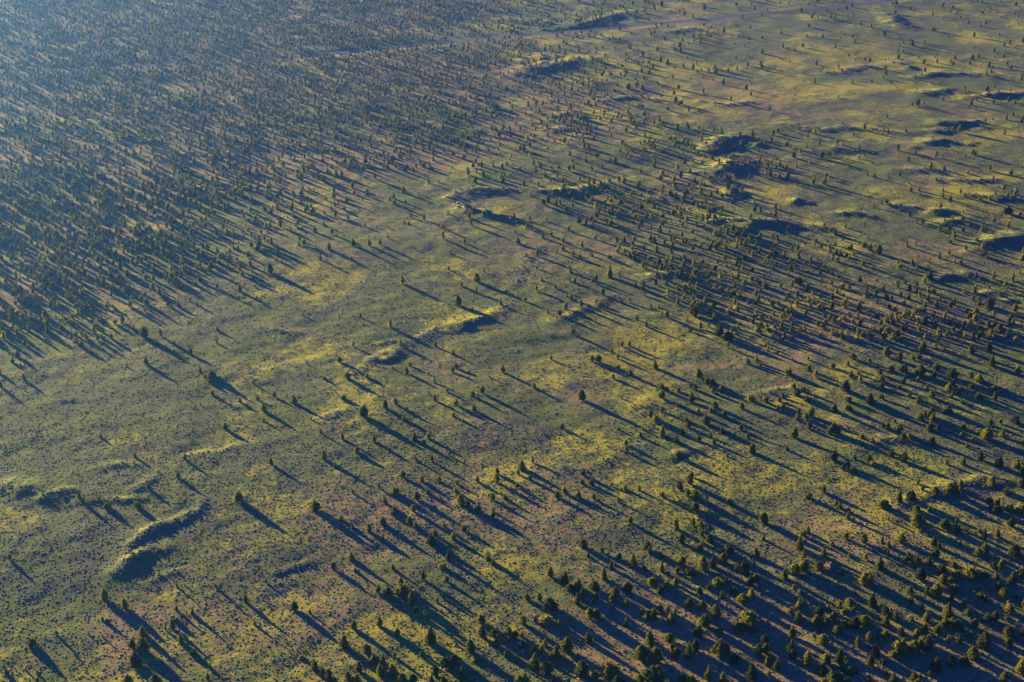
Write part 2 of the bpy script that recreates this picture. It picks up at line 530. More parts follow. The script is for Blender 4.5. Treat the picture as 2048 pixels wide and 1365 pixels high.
def lobe(rs, cx, cy, z0, h, r, kind, nleaf, nring, nseg, leaf):
    def prof(t):
        if kind == 'c':
            return r * np.power(1 - t, 0.80) * np.minimum(1, (t + 0.04) / 0.14) ** 0.5
        if kind == 's':
            return r * np.power(np.sin(np.pi * np.clip(t, 0.01, 0.99) ** 0.85), 0.55)
        return r * np.power(np.sin(np.pi * np.clip(t, 0.02, 0.985) ** 0.62), 0.78)
    ph = rs.uniform(0, 6.28, 3)
    def wob(a, t):
        return 1 + 0.13 * np.sin(2 * a + ph[0] + 3 * t) + 0.11 * np.sin(3 * a + ph[1] - 7 * t) + 0.10 * np.sin(9 * t + ph[2] + a)
    # inner mass
    T = np.linspace(0.02, 0.97, nring); A = np.arange(nseg) / nseg * 2 * np.pi
    TT, AA = np.meshgrid(T, A, indexing='ij')
    R = prof(TT) * wob(AA, TT) * rs.uniform(0.52, 0.86, TT.shape)
    V = np.stack([cx + R * np.cos(AA), cy + R * np.sin(AA), z0 + h * TT + rs.uniform(-.02, .02, TT.shape) * h], -1).reshape(-1, 3)
    i = np.arange(nring * nseg).reshape(nring, nseg); j = np.roll(i, -1, 1)
    F = np.concatenate([np.stack([i[:-1], j[:-1], j[1:]], -1).reshape(-1, 3), np.stack([i[:-1], j[1:], i[1:]], -1).reshape(-1, 3)])
    top = len(V)
    V = np.r_[V, [[cx, cy, z0 + h * 0.985]]]
    F = np.r_[F, np.stack([i[-1], j[-1], np.full(nseg, top)], -1)]
    # sprays
    t = 1 - np.sqrt(rs.uniform(0, 1, nleaf)) if kind == 'c' else rs.uniform(0, 1, nleaf) ** 1.1
    a = rs.uniform(0, 2 * np.pi, nleaf)
    rr = prof(t) * wob(a, t) * rs.uniform(0.62, 1.16, nleaf)
    C = np.stack([cx + rr * np.cos(a), cy + rr * np.sin(a), z0 + h * t * 1.0], 1)
    nr = np.stack([np.cos(a), np.sin(a), 0.5 + 0 * a], 1)
    V2, F2 = rot_tri_cloud(rs, C, nr, rs.uniform(0.6, 1.3, nleaf) * leaf)
    return np.r_[V, V2], np.r_[F, F2 + len(V)]

def crown(kind, seed, detail):
    """unit crown: 1 high, about 1 wide. detail 2 = near, 1 = mid, 0 = far"""
    rs = np.random.default_rng(seed)
    nl = (40, 110, 620)[detail]; nr, ns = ((4, 5), (5, 7), (8, 11))[detail]
    lf = (0.13, 0.095, 0.06)[detail]
    parts = []
    if kind == 'c':
        parts.append(lobe(rs, 0, 0, 0.03, 0.97, 0.43, 'c', nl, nr, ns, lf))
        for k in range(2 if detail else 1):
            a = rs.uniform(0, 6.28); d = rs.uniform(0.14, 0.24)
            parts.append(lobe(rs, d * math.cos(a), d * math.sin(a), 0.03, rs.uniform(0.45, 0.72), rs.uniform(0.2, 0.28), 'r', nl // 4, max(3, nr - 2), max(4, ns - 2), lf))
    elif kind == 'r':
        parts.append(lobe(rs, 0, 0, 0.04, 0.94, 0.40, 'r', nl, nr, ns, lf))
        for k in range(3 if detail else 1):
            a = rs.uniform(0, 6.28); d = rs.uniform(0.15, 0.26)
            parts.append(lobe(rs, d * math.cos(a), d * math.sin(a), rs.uniform(0.03, 0.2), rs.uniform(0.5, 0.75), rs.uniform(0.2, 0.27), 'r', nl // 4, max(3, nr - 2), max(4, ns - 2), lf))
    else:
        a0 = rs.uniform(0, 6.28)
        for k in range(5 if detail else 3):
            a = a0 + k * 2.4; d = 0.10 + 0.055 * k
            parts.append(lobe(rs, d * math.cos(a), d * math.sin(a), rs.uniform(0.02, 0.1), rs.uniform(0.6, 0.98) * (1 - 0.06 * k), rs.uniform(0.2, 0.29), 'r', nl // 3, max(3, nr - 1), max(4, ns - 2), lf))
    V = []; F = []; n = 0
    for v, f in parts:
        V.append(v); F.append(f + n); n += len(v)
    return np.concatenate(V), np.concatenate(F)

def trunk_mesh(seed):
    rs = np.random.default_rng(seed)
    V = []; F = []
    def tube(pts, radii, seg=6):
        base = len(V)
        for (x, y, z), r in zip(pts, radii):
            for k in range(seg):
                a = k / seg * 2 * math.pi
                V.append((x + r * math.cos(a), y + r * math.sin(a), z))
        for i in range(len(pts) - 1):
            for k in range(seg):
                a, b = base + i * seg + k, base + i * seg + (k + 1) % seg
                F.append((a, b, b + seg, a + seg))
    w = rs.uniform(-0.02, 0.02, (6, 2))
    tube([(0, 0, -0.05), (w[0, 0], w[0, 1], 0.08), (w[1, 0], w[1, 1], 0.25), (w[2, 0], w[2, 1], 0.5), (0, 0, 0.82)], [0.055, 0.04, 0.032, 0.02, 0.006])
    for k in range(4):
        a = rs.uniform(0, 6.28); z = rs.uniform(0.06, 0.35); L = rs.uniform(0.18, 0.30)
        tube([(0, 0, z), (L * 0.5 * math.cos(a), L * 0.5 * math.sin(a), z + 0.09), (L * math.cos(a), L * math.sin(a), z + 0.24)], [0.018, 0.012, 0.005], 5)
    return fast_mesh("trunk", np.array(V), np.array(F), M_bark, True)

# trees read off the photograph, tile by tile: origin, then base x, base y, height, width (quarter pixels) and shape
TILES = {
 (0,1024): """838,700,100,65,r 998,770,90,65,r 1420,605,50,22,c 1722,602,38,25,r 1970,725,80,40,c 1540,820,70,40,c 1888,755,35,18,c
 1383,935,80,45,r 1410,880,50,50,b 1325,945,45,25,r 1418,795,60,30,c 820,870,40,25,c 862,885,40,35,r 455,985,45,28,r 820,1000,35,18,c
 710,985,25,18,r 253,1075,78,70,b 600,1150,25,18,r 1143,990,100,65,c 1060,1085,80,60,r 1148,1115,125,100,r 1088,1230,140,110,c
 1447,1045,85,60,c 1548,1140,60,60,b 1665,1340,60,45,r 1020,1364,70,70,r 1240,1380,95,95,r 300,1300,45,30,c 303,1365,50,45,r
 50,1300,55,45,r 210,1270,30,20,c 1478,590,25,15,c 2040,905,50,30,c""",
 (512,1024): """1018,105,80,55,c 1228,95,70,50,r 1278,140,65,55,r 905,160,75,55,r 773,140,55,30,c 680,65,50,40,r 1100,25,40,50,r
 1505,125,45,40,r 1665,155,60,50,r 1578,215,60,55,r 1403,255,95,75,c 1430,190,50,40,r 1895,50,60,50,r 1715,215,35,20,c 1015,215,40,25,c
 765,385,75,60,c 1540,390,95,50,c 1495,450,60,60,b 1095,460,55,30,c 797,480,45,30,c 620,460,70,55,r 1340,545,90,40,r 1525,560,60,40,r
 1160,580,80,40,c 980,645,75,55,r 1055,665,80,80,r 1165,660,100,110,b 1245,735,120,65,c 1280,800,65,40,c 1350,850,80,42,c 1450,725,50,30,c
 1503,690,55,35,c 1855,385,60,55,r 1895,425,65,40,c 305,785,80,65,r 785,935,80,55,r 988,910,85,60,r 1130,985,70,55,r 705,1080,115,80,c
 1397,1045,145,90,c 1798,890,80,75,r 1810,1005,115,65,r 1905,1000,75,65,r 1930,1070,100,55,c 2020,985,80,70,r 2028,1040,70,35,c
 1715,1120,115,90,r 1993,1165,70,30,c 1750,1190,40,70,y 1560,1240,130,135,b 1650,1330,115,60,c 1435,1310,100,65,r 1405,1375,80,50,c
 1500,1375,80,60,c 885,1130,85,85,r 940,1210,100,65,c 1015,1225,90,60,r 993,1300,105,65,c 1090,1305,105,80,r 1170,1364,85,80,r
 468,1260,100,60,c 535,1310,70,55,r 585,1345,100,75,r 735,1345,80,65,r 825,1275,90,60,r 800,1360,80,60,b 1320,1160,50,35,r
 1110,1165,50,30,r 430,810,35,25,r 365,1170,45,50,y 1260,1364,80,60,r 630,1375,60,60,r 1605,1070,30,25,r""",
 (1024,1024): """1310,135,115,48,c 1448,110,75,40,r 1508,145,90,50,r 1515,190,60,40,r 945,85,60,40,r 1355,245,85,50,r 1580,245,80,50,r
 1508,305,85,55,c 1725,340,90,80,b 1950,355,85,60,c 2015,90,100,65,r 2012,225,55,35,c 1082,300,75,60,r 1097,330,70,30,c 1195,365,60,35,c
 570,285,75,60,r 720,325,70,40,r 855,375,60,45,r 965,425,110,75,c 605,360,45,30,c 1355,415,75,60,r 1195,475,95,50,c 795,455,80,50,c
 735,540,115,60,c 305,515,90,50,r 425,575,115,70,c 530,610,95,65,c 463,635,70,65,r 660,620,80,75,r 925,635,90,65,r 1125,580,85,70,b
 1185,650,85,55,c 1240,620,105,60,c 1305,580,75,50,c 1425,505,65,65,b 1325,485,60,40,r 1525,460,120,80,r 1605,440,100,60,c 1685,400,80,65,r
 1850,480,115,95,b 1500,655,80,55,c 1575,620,50,45,r 1640,590,80,60,r 1690,575,60,70,b 1675,685,75,40,c 1775,650,60,60,r 1910,690,100,75,c
 1840,720,80,75,r 1910,585,100,55,c 1950,560,75,55,r 520,735,95,55,c 562,690,95,55,c 120,700,60,50,r 218,710,70,50,r 300,775,105,110,b
 825,665,75,70,b 795,715,60,45,r 675,695,55,45,r 650,740,50,30,r 815,785,55,30,c 912,755,60,45,r 910,905,75,50,c 618,850,95,60,r
 672,850,90,60,r 1045,820,80,45,c 1115,850,90,90,b 1185,790,60,55,r 1248,790,60,40,c 1270,890,110,70,c 1300,830,80,40,c 1420,760,85,60,r
 1520,775,75,65,r 1630,840,110,80,r 1545,910,110,85,r 1490,990,90,65,r 1660,975,65,55,r 1885,880,130,125,b 1830,945,85,90,b 1905,955,80,70,b
 90,900,80,65,r 188,880,55,40,r 270,880,70,110,y 378,900,60,45,c 610,1035,100,70,c 1100,1055,130,75,c 1255,1040,85,70,r 1285,1105,75,45,c
 1315,1160,90,60,r 1410,1170,150,65,c 1465,1115,105,65,r 1675,1145,145,105,b 1780,1200,80,80,r 1970,1140,100,60,r 2030,1130,90,60,r
 1030,1175,130,100,r 1145,1200,140,105,r 1570,1340,130,60,c 1910,1320,135,105,c 1685,1355,90,55,c 1365,1364,100,60,c 1430,1390,95,75,r
 1135,1340,140,140,b 1020,1370,85,80,r 790,1290,120,130,b 560,1310,140,95,r 670,1335,75,60,r 845,1385,85,90,b 180,1245,135,90,c
 275,1300,120,95,r 350,1165,120,80,c 440,1115,130,85,r 180,1130,75,60,r 240,1130,75,55,r 262,1075,75,50,c 25,1005,70,55,r 75,1000,50,50,r
 75,1080,60,55,r 85,1370,100,110,b 450,1215,45,30,r 40,1200,45,30,c 325,1370,50,45,c 2015,1060,90,60,r 2040,1220,80,50,c 1060,470,30,45,r""",
 (1536,1024): """250,295,110,70,c 285,195,60,50,r 640,60,80,45,c 628,215,80,50,c 768,250,90,50,r 1063,245,85,65,r 1325,265,90,50,c
 1365,290,70,40,r 1415,130,90,75,r 1535,275,50,30,c 1180,115,120,90,r 1245,85,60,40,c 1945,115,85,55,r 1727,220,100,50,c 1832,200,80,50,c
 1732,325,100,60,c 1680,355,80,60,r 1970,355,110,80,r 445,355,95,50,c 508,275,50,45,r 647,360,40,30,c 950,345,65,45,c 778,385,60,45,r
 888,450,110,72,c 1130,385,65,75,b 1185,420,85,55,b 1285,420,80,60,c 1340,365,80,50,r 215,490,95,80,r 290,475,110,80,r 125,535,85,65,c
 405,460,75,65,r 490,450,75,65,p 580,495,60,45,c 210,625,55,45,r 790,565,110,100,b 1390,490,80,70,r 1215,540,110,75,r 1395,570,85,60,r
 1272,655,80,60,c 1345,665,110,90,r 1130,660,80,60,r 1145,735,70,45,r 1480,440,40,60,r 1505,520,80,80,b 1630,520,80,110,b 1720,520,70,80,b
 1820,540,70,60,c 1860,455,95,50,c 1800,455,65,60,r 1948,575,120,70,c 2030,520,90,60,r 1840,620,70,50,r 1880,680,80,60,r 1985,695,50,40,c
 1700,690,60,60,r 1740,715,60,40,c 1490,640,70,80,r 1460,570,60,45,r 260,670,60,60,r 245,770,90,50,c 285,750,70,40,c 240,880,110,85,c
 180,810,60,55,r 410,830,90,60,r 480,780,60,40,c 520,860,80,60,c 570,760,60,50,r 650,740,65,70,r 685,800,60,40,c 605,810,40,45,r
 830,750,125,85,c 390,895,65,90,b 465,910,80,70,r 550,970,70,65,r 610,925,70,60,r 690,920,90,80,r 770,900,90,90,r 720,870,60,60,r
 1015,870,105,60,c 940,910,100,65,c 1265,870,95,60,c 1435,830,120,80,c 1565,760,80,55,c 1595,825,65,50,r 1230,780,50,40,r 1250,960,90,55,c
 1410,910,100,55,c 1480,920,90,95,b 1355,960,75,70,c 1515,950,55,25,c 1550,955,60,30,c 1650,920,75,50,r 1750,880,90,55,c 1812,870,85,60,r
 1790,920,50,30,c 1930,800,80,70,r 1920,1000,100,70,r 2040,990,90,50,r 190,1000,105,60,c 185,1120,120,70,c 195,1170,80,60,r 315,1220,140,85,c
 435,1060,95,80,r 570,1210,150,70,c 370,1000,50,40,c 460,1210,90,80,r 440,1290,90,70,r 715,1070,95,55,c 810,1030,80,60,r 875,1030,40,30,c
 935,1010,75,65,r 850,1140,100,85,c 820,1230,100,60,r 1060,1130,130,110,b 1165,1120,110,90,r 1255,1100,140,100,b 1000,1160,60,60,r
 1440,1040,70,45,c 1725,1090,150,95,r 1925,1075,80,60,r 1635,1170,110,80,r 1575,1220,75,70,b 1340,1270,130,85,c 1465,1230,85,60,r
 15,1200,85,50,c 70,1260,100,65,c 920,1215,50,50,b 620,1190,40,90,y 650,1300,80,60,c 705,1290,70,50,c 525,1370,80,120,b 945,1310,60,40,c
 1000,1370,100,70,c 455,1364,50,50,c 2025,1290,130,75,r 1890,1350,80,60,r 10,1100,60,30,c 10,1310,60,30,c 590,1270,50,50,b""",
 (1536,683): """1995,260,75,60,r 1790,195,95,60,c 1050,160,90,55,r 950,120,90,60,r 1340,60,70,40,c 1410,70,55,35,c 1235,80,90,60,r 1620,95,80,60,c
 1760,80,80,60,r 1345,235,75,60,r 1475,290,90,90,r 1215,270,100,80,r 1200,320,50,40,c 1330,290,60,40,r 985,240,60,60,r 1085,240,70,70,b
 895,270,60,50,r 905,320,60,60,r 665,285,70,45,c 725,265,50,40,c 735,330,60,40,r 675,140,60,60,r 515,210,50,50,r 330,235,60,50,c
 380,290,70,55,r 160,265,65,70,b 320,150,45,30,c 75,105,50,40,r 640,195,50,35,c 810,165,45,35,r 615,400,100,75,r 815,500,100,65,c
 910,460,40,50,r 910,370,50,50,r 1160,150,60,40,c 1205,140,60,60,r 1085,330,60,40,r 1305,450,65,70,r 1205,495,70,50,r 1130,440,50,50,r
 1270,380,50,35,c 1445,400,90,60,c 1468,450,70,35,c 1530,420,85,45,c 1485,350,60,40,r 1625,380,50,50,r 1685,330,80,70,r 1620,290,60,50,r
 1685,460,70,60,c 1805,400,55,60,r 1808,470,80,45,c 1555,500,40,40,r 1440,570,80,80,c 1305,600,90,60,c 1315,640,80,50,r 1295,715,90,60,c
 1360,710,80,40,c 1220,630,70,60,r 1250,600,60,40,c 1570,700,55,45,c 1545,770,60,45,c 1975,655,80,75,b 1745,785,110,90,r 1700,750,65,45,c
 1868,760,75,55,c 1780,670,60,50,r 1695,945,80,60,r 1845,1000,100,65,c 1985,1005,80,70,c 2035,1070,90,60,r 2025,1165,80,60,r 1905,1225,70,60,c
 1425,985,60,40,c 1560,985,80,45,c 1790,1150,100,75,c 1640,790,50,30,c 1590,850,50,35,c 1315,820,75,50,r 1130,775,55,50,r 1080,780,60,50,r
 1050,720,75,55,r 955,690,50,45,r 918,690,50,45,r 1015,650,45,30,c 830,810,50,45,r 750,775,45,50,r 520,735,100,90,b 325,700,75,45,c
 210,770,90,60,r 150,870,45,40,r 525,950,90,70,r 690,940,50,35,c 810,960,65,50,r 830,990,45,35,r 640,1010,55,50,r 600,1025,50,40,r
 665,1045,50,50,r 988,920,65,55,r 1085,955,80,70,r 445,1210,60,45,r 325,1255,60,50,r 1045,1280,120,55,c 1145,1270,90,70,r 1200,1140,50,35,r
 1235,1190,45,30,c 1330,1220,70,65,r 1450,1200,80,65,r 1505,1225,90,50,c 1535,1180,95,60,c 1425,1240,40,35,r 1490,1160,60,40,c
 1820,1364,70,80,b 1935,1355,70,60,b 2020,1364,70,60,b 1185,1375,80,60,r 1290,1364,60,40,c 640,1364,40,40,r 930,1330,60,80,b 530,560,75,60,c
 345,595,80,50,r 295,620,60,55,r 228,630,60,35,c 245,570,50,35,r 205,370,50,50,r 235,430,60,70,r 285,400,50,50,r 115,450,50,40,c
 90,480,40,40,r 120,520,40,40,r 80,545,45,35,r 90,640,30,15,c 640,550,50,70,b 640,480,40,60,b 675,715,30,20,c 310,480,40,50,r""",
 (1024,683): """800,88,45,30,c 845,138,50,30,r 640,160,60,45,r 690,160,65,50,r 312,145,40,25,r 685,80,30,18,c 880,40,50,40,r 940,35,50,35,r
 850,215,35,30,r 945,270,60,45,c 810,295,45,35,r 1143,215,80,55,c 1105,340,25,18,c 1490,290,85,60,b 1195,380,55,50,r 1240,395,40,40,r
 1200,455,75,60,r 1330,400,45,40,b 1430,370,50,35,r 1460,390,55,40,r 1560,345,65,50,r 1610,335,40,45,r 1585,375,45,30,c 1605,410,55,40,r
 1670,400,55,45,r 1440,490,75,60,r 1435,440,35,50,r 1725,50,55,40,r 1955,165,60,40,c 1985,200,45,35,r 1890,180,50,40,r 2030,40,40,35,r
 2045,75,50,25,r 1910,475,65,60,b 2030,490,70,50,r 1835,540,60,45,r 1620,530,70,60,c 1590,565,55,35,c 1490,580,65,50,c 1350,605,45,25,c
 1395,640,50,45,c 1545,660,80,70,r 1693,605,75,50,c 1145,645,70,60,r 1105,600,60,55,r 1410,690,75,40,c 1200,755,95,65,c 1045,710,35,25,c
 1025,765,60,40,c 1360,745,60,40,c 1680,735,65,50,c 1315,815,55,50,r 1590,770,50,35,c 1615,820,65,45,c 1490,800,60,45,r 1835,710,65,45,c
 1880,775,45,30,c 1920,890,90,55,c 1718,920,35,25,c 560,470,95,60,r 178,375,50,30,r 878,460,40,20,c 400,700,50,35,r 855,710,30,22,c
 912,830,50,45,r 912,885,55,40,r 1330,930,70,60,r 730,950,30,20,r 78,1025,90,65,c 50,1065,50,30,r 145,1105,50,40,r 165,970,60,30,r
 570,1070,60,50,r 557,1140,50,40,r 635,1150,60,50,r 905,1185,60,45,c 1018,1195,60,35,c 875,1195,30,20,r 1422,1140,95,55,r 1440,1085,50,35,r
 1340,1180,75,60,r 1405,1235,60,50,r 1460,1250,80,70,r 1340,1285,40,25,c 1465,1355,75,65,r 1425,1360,50,25,c 1200,1240,50,45,r
 845,1280,55,35,c 655,1260,50,30,r 530,1245,60,45,r 420,1215,65,45,r 360,1250,60,40,r 795,1160,35,20,c 40,1170,45,40,r 1745,1300,40,50,r
 1200,560,50,30,r 1320,520,40,25,r""",
 (512,683): """780,40,50,30,r 668,165,60,40,r 735,305,70,50,r 888,290,40,45,r 1155,35,60,45,r 1435,45,60,35,c 1580,105,45,35,c 1230,198,40,30,r
 1088,215,35,18,c 1207,258,60,40,r 1600,215,50,40,r 1572,245,55,35,r 1975,250,70,40,r 1700,250,25,25,c 1868,290,30,20,c 1425,330,60,25,c
 1380,265,25,15,r 1813,415,70,45,r 1430,475,60,35,r 1388,425,25,15,c 1530,405,40,25,r 1735,440,50,40,r 1600,510,60,40,r 1748,555,65,50,c
 1675,560,30,20,c 1578,600,45,30,c 1660,645,30,25,c 1035,535,75,45,r 1118,505,60,35,r 865,600,100,75,r 305,495,75,60,c 150,445,50,30,r
 60,560,70,50,r 15,470,40,25,r 60,640,40,25,c 1178,635,50,28,c 1268,790,75,55,c 1380,780,65,45,r 1342,825,50,45,c 943,800,70,45,c
 690,780,70,40,c 520,735,50,25,c 805,890,60,45,r 1068,885,40,25,r 548,945,85,50,r 120,985,60,45,r 632,1010,50,28,c 1278,950,50,30,c
 1410,960,60,35,r 1178,1085,60,50,r 1465,1125,60,50,c 1320,1120,45,50,r 1110,1220,70,65,b 985,1175,50,25,r 1368,1215,50,40,c
 1290,1265,75,55,r 1475,1260,30,20,c 1770,1125,55,35,r 1925,1130,85,50,r 1930,1060,60,40,r 1895,1270,65,45,r 1990,1260,50,40,c
 1635,1305,95,75,r 1693,1320,60,45,r 1595,1210,50,40,r 1605,1140,40,35,r 475,1350,95,75,b 1030,1295,55,45,r 1255,1360,65,50,r
 1105,1364,60,60,c 1778,1360,85,55,c 1895,1364,50,35,c 410,185,30,15,c 550,305,25,35,b 700,460,40,50,b 440,625,30,20,r 1545,915,40,25,r
 775,1215,40,25,r""",
 (0,683): """140,125,55,50,r 100,170,40,35,r 190,305,55,35,c 200,30,50,40,r 655,40,60,45,r 1168,180,65,45,r 1012,205,35,20,c 1393,75,25,18,c
 1525,100,55,45,r 1600,245,60,30,c 1690,285,75,70,b 1640,290,35,30,r 1680,330,35,35,r 1705,430,60,35,c 1945,450,35,25,c 1920,490,45,35,r
 1805,705,65,45,r 808,770,40,25,c 1080,930,55,28,c 1075,975,30,20,c 1483,950,55,30,r 1603,510,25,14,c 1422,1095,60,40,r 1915,1275,90,70,b
 635,1265,65,40,r 795,1275,50,25,c 855,1335,65,60,b 1100,1330,65,60,b 1185,1180,45,40,r 1265,1050,20,20,r 10,370,60,30,r 2025,340,40,20,c
 1735,15,35,25,r 165,190,20,20,r""",
 (1536,342): """165,50,35,30,r 468,40,35,35,r 1143,170,45,35,r 1205,160,35,35,r 1348,75,25,25,r 1600,25,35,40,r 1800,80,20,25,r 1400,165,35,20,c
 1395,215,50,40,r 1540,180,40,25,r 1570,205,35,30,r 1690,235,45,35,c 1770,235,50,40,c 1915,205,40,40,r 950,265,45,30,r 908,265,35,22,r
 975,285,35,25,r 1055,320,35,18,c 1132,365,65,35,c 1560,335,30,18,r 1370,480,70,35,c 1450,470,55,35,c 1440,505,50,30,r 1485,545,75,50,r
 1560,485,45,30,c 1455,580,35,40,r 1240,420,45,35,r 1412,400,30,18,c 1480,395,35,25,c 1555,405,35,40,r 1715,485,65,40,c 1745,470,50,25,c
 1670,560,45,45,b 1720,620,65,45,c 1805,580,40,25,c 1735,680,55,40,c 1755,705,40,35,r 620,455,40,30,r 497,490,45,35,c 535,510,60,40,c
 450,450,40,30,r 268,455,40,25,c 165,530,35,25,r 495,655,35,40,r 515,715,65,45,r 338,715,50,35,c 65,680,45,35,r 515,830,40,22,c
 1290,740,50,25,c 1275,770,35,20,r 1190,790,50,30,r 1370,700,65,40,c 1445,670,50,40,r 1540,750,50,45,r 1385,865,35,25,c 1250,900,65,45,r
 1095,905,50,30,r 1665,840,50,25,r 1955,880,90,35,c 2010,820,40,25,r 1860,895,30,18,c 1768,945,35,30,r 1655,975,80,50,c 1760,1090,100,65,c
 1790,1085,70,50,r 1685,1065,65,40,r 1640,1040,50,35,c 1465,1095,65,60,r 1590,1130,45,40,r 1665,1160,80,55,r 1610,1180,60,60,r
 1280,1050,85,45,c 1325,985,50,35,r 1215,1010,90,30,c 1125,1030,65,35,c 1130,960,65,40,r 1085,1075,50,40,r 775,920,40,25,c 787,975,85,45,c
 505,915,50,30,r 320,940,60,40,r 190,920,55,35,c 100,935,50,35,r 550,985,50,45,r 515,1000,30,18,c 605,1000,30,18,c 415,1020,45,40,r
 360,1030,40,35,r 230,1080,65,50,r 235,1000,45,35,r 510,1105,70,40,r 410,1110,55,45,r 625,1050,50,40,r 865,1070,45,30,r 965,1105,50,40,r
 725,1120,45,35,r 80,1075,45,35,r 125,1165,45,35,r 605,1195,55,50,r 875,1175,60,45,c 985,1185,60,40,r 1090,1170,55,45,r 1220,1120,40,30,r
 1255,1130,45,40,r 1320,1160,45,55,r 1255,1190,45,35,r 1310,1215,50,30,c 1410,1200,60,35,r 1190,1205,45,30,r 900,1240,65,40,r 920,1270,50,35,r
 1210,1290,70,50,r 1080,1280,60,60,r 1365,1315,70,60,b 1255,1350,50,45,r 1690,1290,75,60,b 1700,1325,50,50,r 1845,1290,75,65,r 1775,1325,70,75,r
 1910,1330,70,40,c 1570,1340,65,45,c 1465,1350,60,35,c 1800,1170,65,50,r 1810,1240,70,45,c 1480,1280,50,40,r 1565,1220,35,14,c
 285,1285,60,50,r 440,1260,60,55,r 465,1220,50,35,c 55,1260,60,35,c 700,1280,45,35,r 590,1345,60,45,c 760,1335,60,50,r 990,1350,60,65,r
 850,1270,30,20,r 1065,1360,50,50,r 420,1325,40,35,r 190,1340,35,30,r 40,1330,45,30,c 1600,860,35,20,r 310,1140,40,30,r 2045,1180,30,20,r""",
 (1024,342): """145,400,55,25,c 15,390,55,30,r 250,275,60,45,r 768,430,50,35,r 690,335,40,30,c 865,275,60,55,b 1475,290,60,30,c 1590,210,55,40,r
 1750,205,60,35,r 1745,75,65,30,c 1720,80,60,35,r 1730,145,60,45,r 1900,70,50,30,c 1475,445,60,35,c 1940,330,60,35,r 1690,470,45,30,r
 1715,475,35,25,r 1820,485,50,50,r 1950,625,70,40,c 1980,660,65,40,r 112,685,35,25,c 200,685,65,45,r 490,685,55,45,r 545,700,45,25,c
 900,575,65,40,c 960,640,55,40,r 845,655,45,35,r 780,705,45,45,r 940,700,55,40,r 1010,680,45,30,r 1105,715,50,45,b 1045,775,50,30,r
 1270,660,70,25,c 780,850,110,50,c 1425,890,60,35,c 1235,915,55,40,c 1045,910,50,55,b 1565,860,65,50,b 1597,830,50,22,c 1810,870,65,35,c
 1965,880,40,25,c 2030,935,60,50,r 1950,995,55,40,r 1970,1045,70,45,c 1945,1070,40,40,r 1450,980,55,60,b 1450,1040,70,50,c 1455,1160,100,70,b
 1505,1110,80,50,r 1580,1130,65,50,r 1620,1085,65,50,r 1780,1060,65,45,c 1800,1125,60,50,r 1730,1145,55,50,r 1615,1190,65,40,c
 2003,1185,65,40,c 1860,1190,55,35,r 1505,1265,70,45,r 1570,1250,50,35,r 1645,1280,75,45,c 1805,1260,50,40,r 1725,1345,60,80,b
 1075,1245,60,40,c 490,1310,60,45,r 345,940,45,30,c 195,960,60,40,r 650,895,60,40,b 505,895,45,25,r 460,885,50,40,b 470,1030,65,35,c
 440,1010,50,25,c 430,1110,70,45,r 285,1140,55,25,c 380,1160,60,55,b 358,1185,40,22,r 100,1045,45,40,r 240,880,45,30,c 410,575,50,30,r
 405,635,50,35,c 358,660,50,25,c 315,525,45,30,r 1110,1100,45,30,c 870,1060,45,25,c 700,1090,60,45,b 675,1055,40,35,r 1370,570,45,35,r
 1395,575,40,25,r 1275,790,50,60,b 1200,435,55,40,r 1115,370,40,35,r 990,365,40,35,r 1200,330,40,30,c 1135,295,35,30,r 970,290,35,25,c
 1310,150,35,40,r 1145,150,45,25,c 855,85,50,35,r 1290,90,45,35,r 540,75,35,35,r 310,90,40,25,r 210,125,50,30,c 1030,15,35,30,r 1200,30,45,45,r
 1560,420,35,22,c 1310,345,45,25,c 740,100,35,20,c 335,190,40,35,r 485,245,40,30,r 640,240,45,30,c 765,230,35,25,r 715,145,45,35,r""",
}
TREES = []       # px, py (base, photograph pixels), height px, width px, kind
for (ox, oy), txt in TILES.items():
    for tok in txt.split():
        a, b, h, w, k = tok.split(",")
        TREES.append((ox + int(a) / 4, oy + int(b) / 4, int(h) / 4, int(w) / 4, k))

class T:
    __slots__ = ("x", "y", "z", "h", "w", "kind", "px", "py", "area", "hand", "rot", "tint")

trees = []
pys = np.array([t[1] for t in TREES]); pxs = np.array([t[0] for t in TREES])
tx, ty = ground(pxs, pys)
tz = height(tx, ty)
# a base on raised ground stands nearer: shift along the sight line once
for _ in range(2):
    k = (CAM_H - tz) / CAM_H
    gx_, gy_ = ground(pxs, pys)
    tx, ty = gx_ * k, gy_ * k
    tz = height(tx, ty)
for i, (px, py, hp, wp, kd) in enumerate(TREES):
    t = T()
    t.x, t.y, t.z = float(tx[i]), float(ty[i]), float(tz[i])
    d = t.y * CP + (CAM_H - t.z) * SP
    dip = math.atan2(CAM_H, t.y)
    t.w = wp * d / FPX * 1.12
    # a crown seen from above shows part of its width as height
    hh = hp * d / FPX
    t.h = max(t.w * 0.8, (hh - 0.30 * t.w * math.sin(dip)) / math.cos(dip)) if kd not in 'y' else max(0.9, hh * 0.8)
    if kd == 'y': t.h = min(t.h, t.w * 0.45)
    if px > 1100 and py > 980 and kd in 'rb': t.w *= 1.14
    t.kind = kd; t.px, t.py = px, py
    t.hand = True
    trees.append(t)

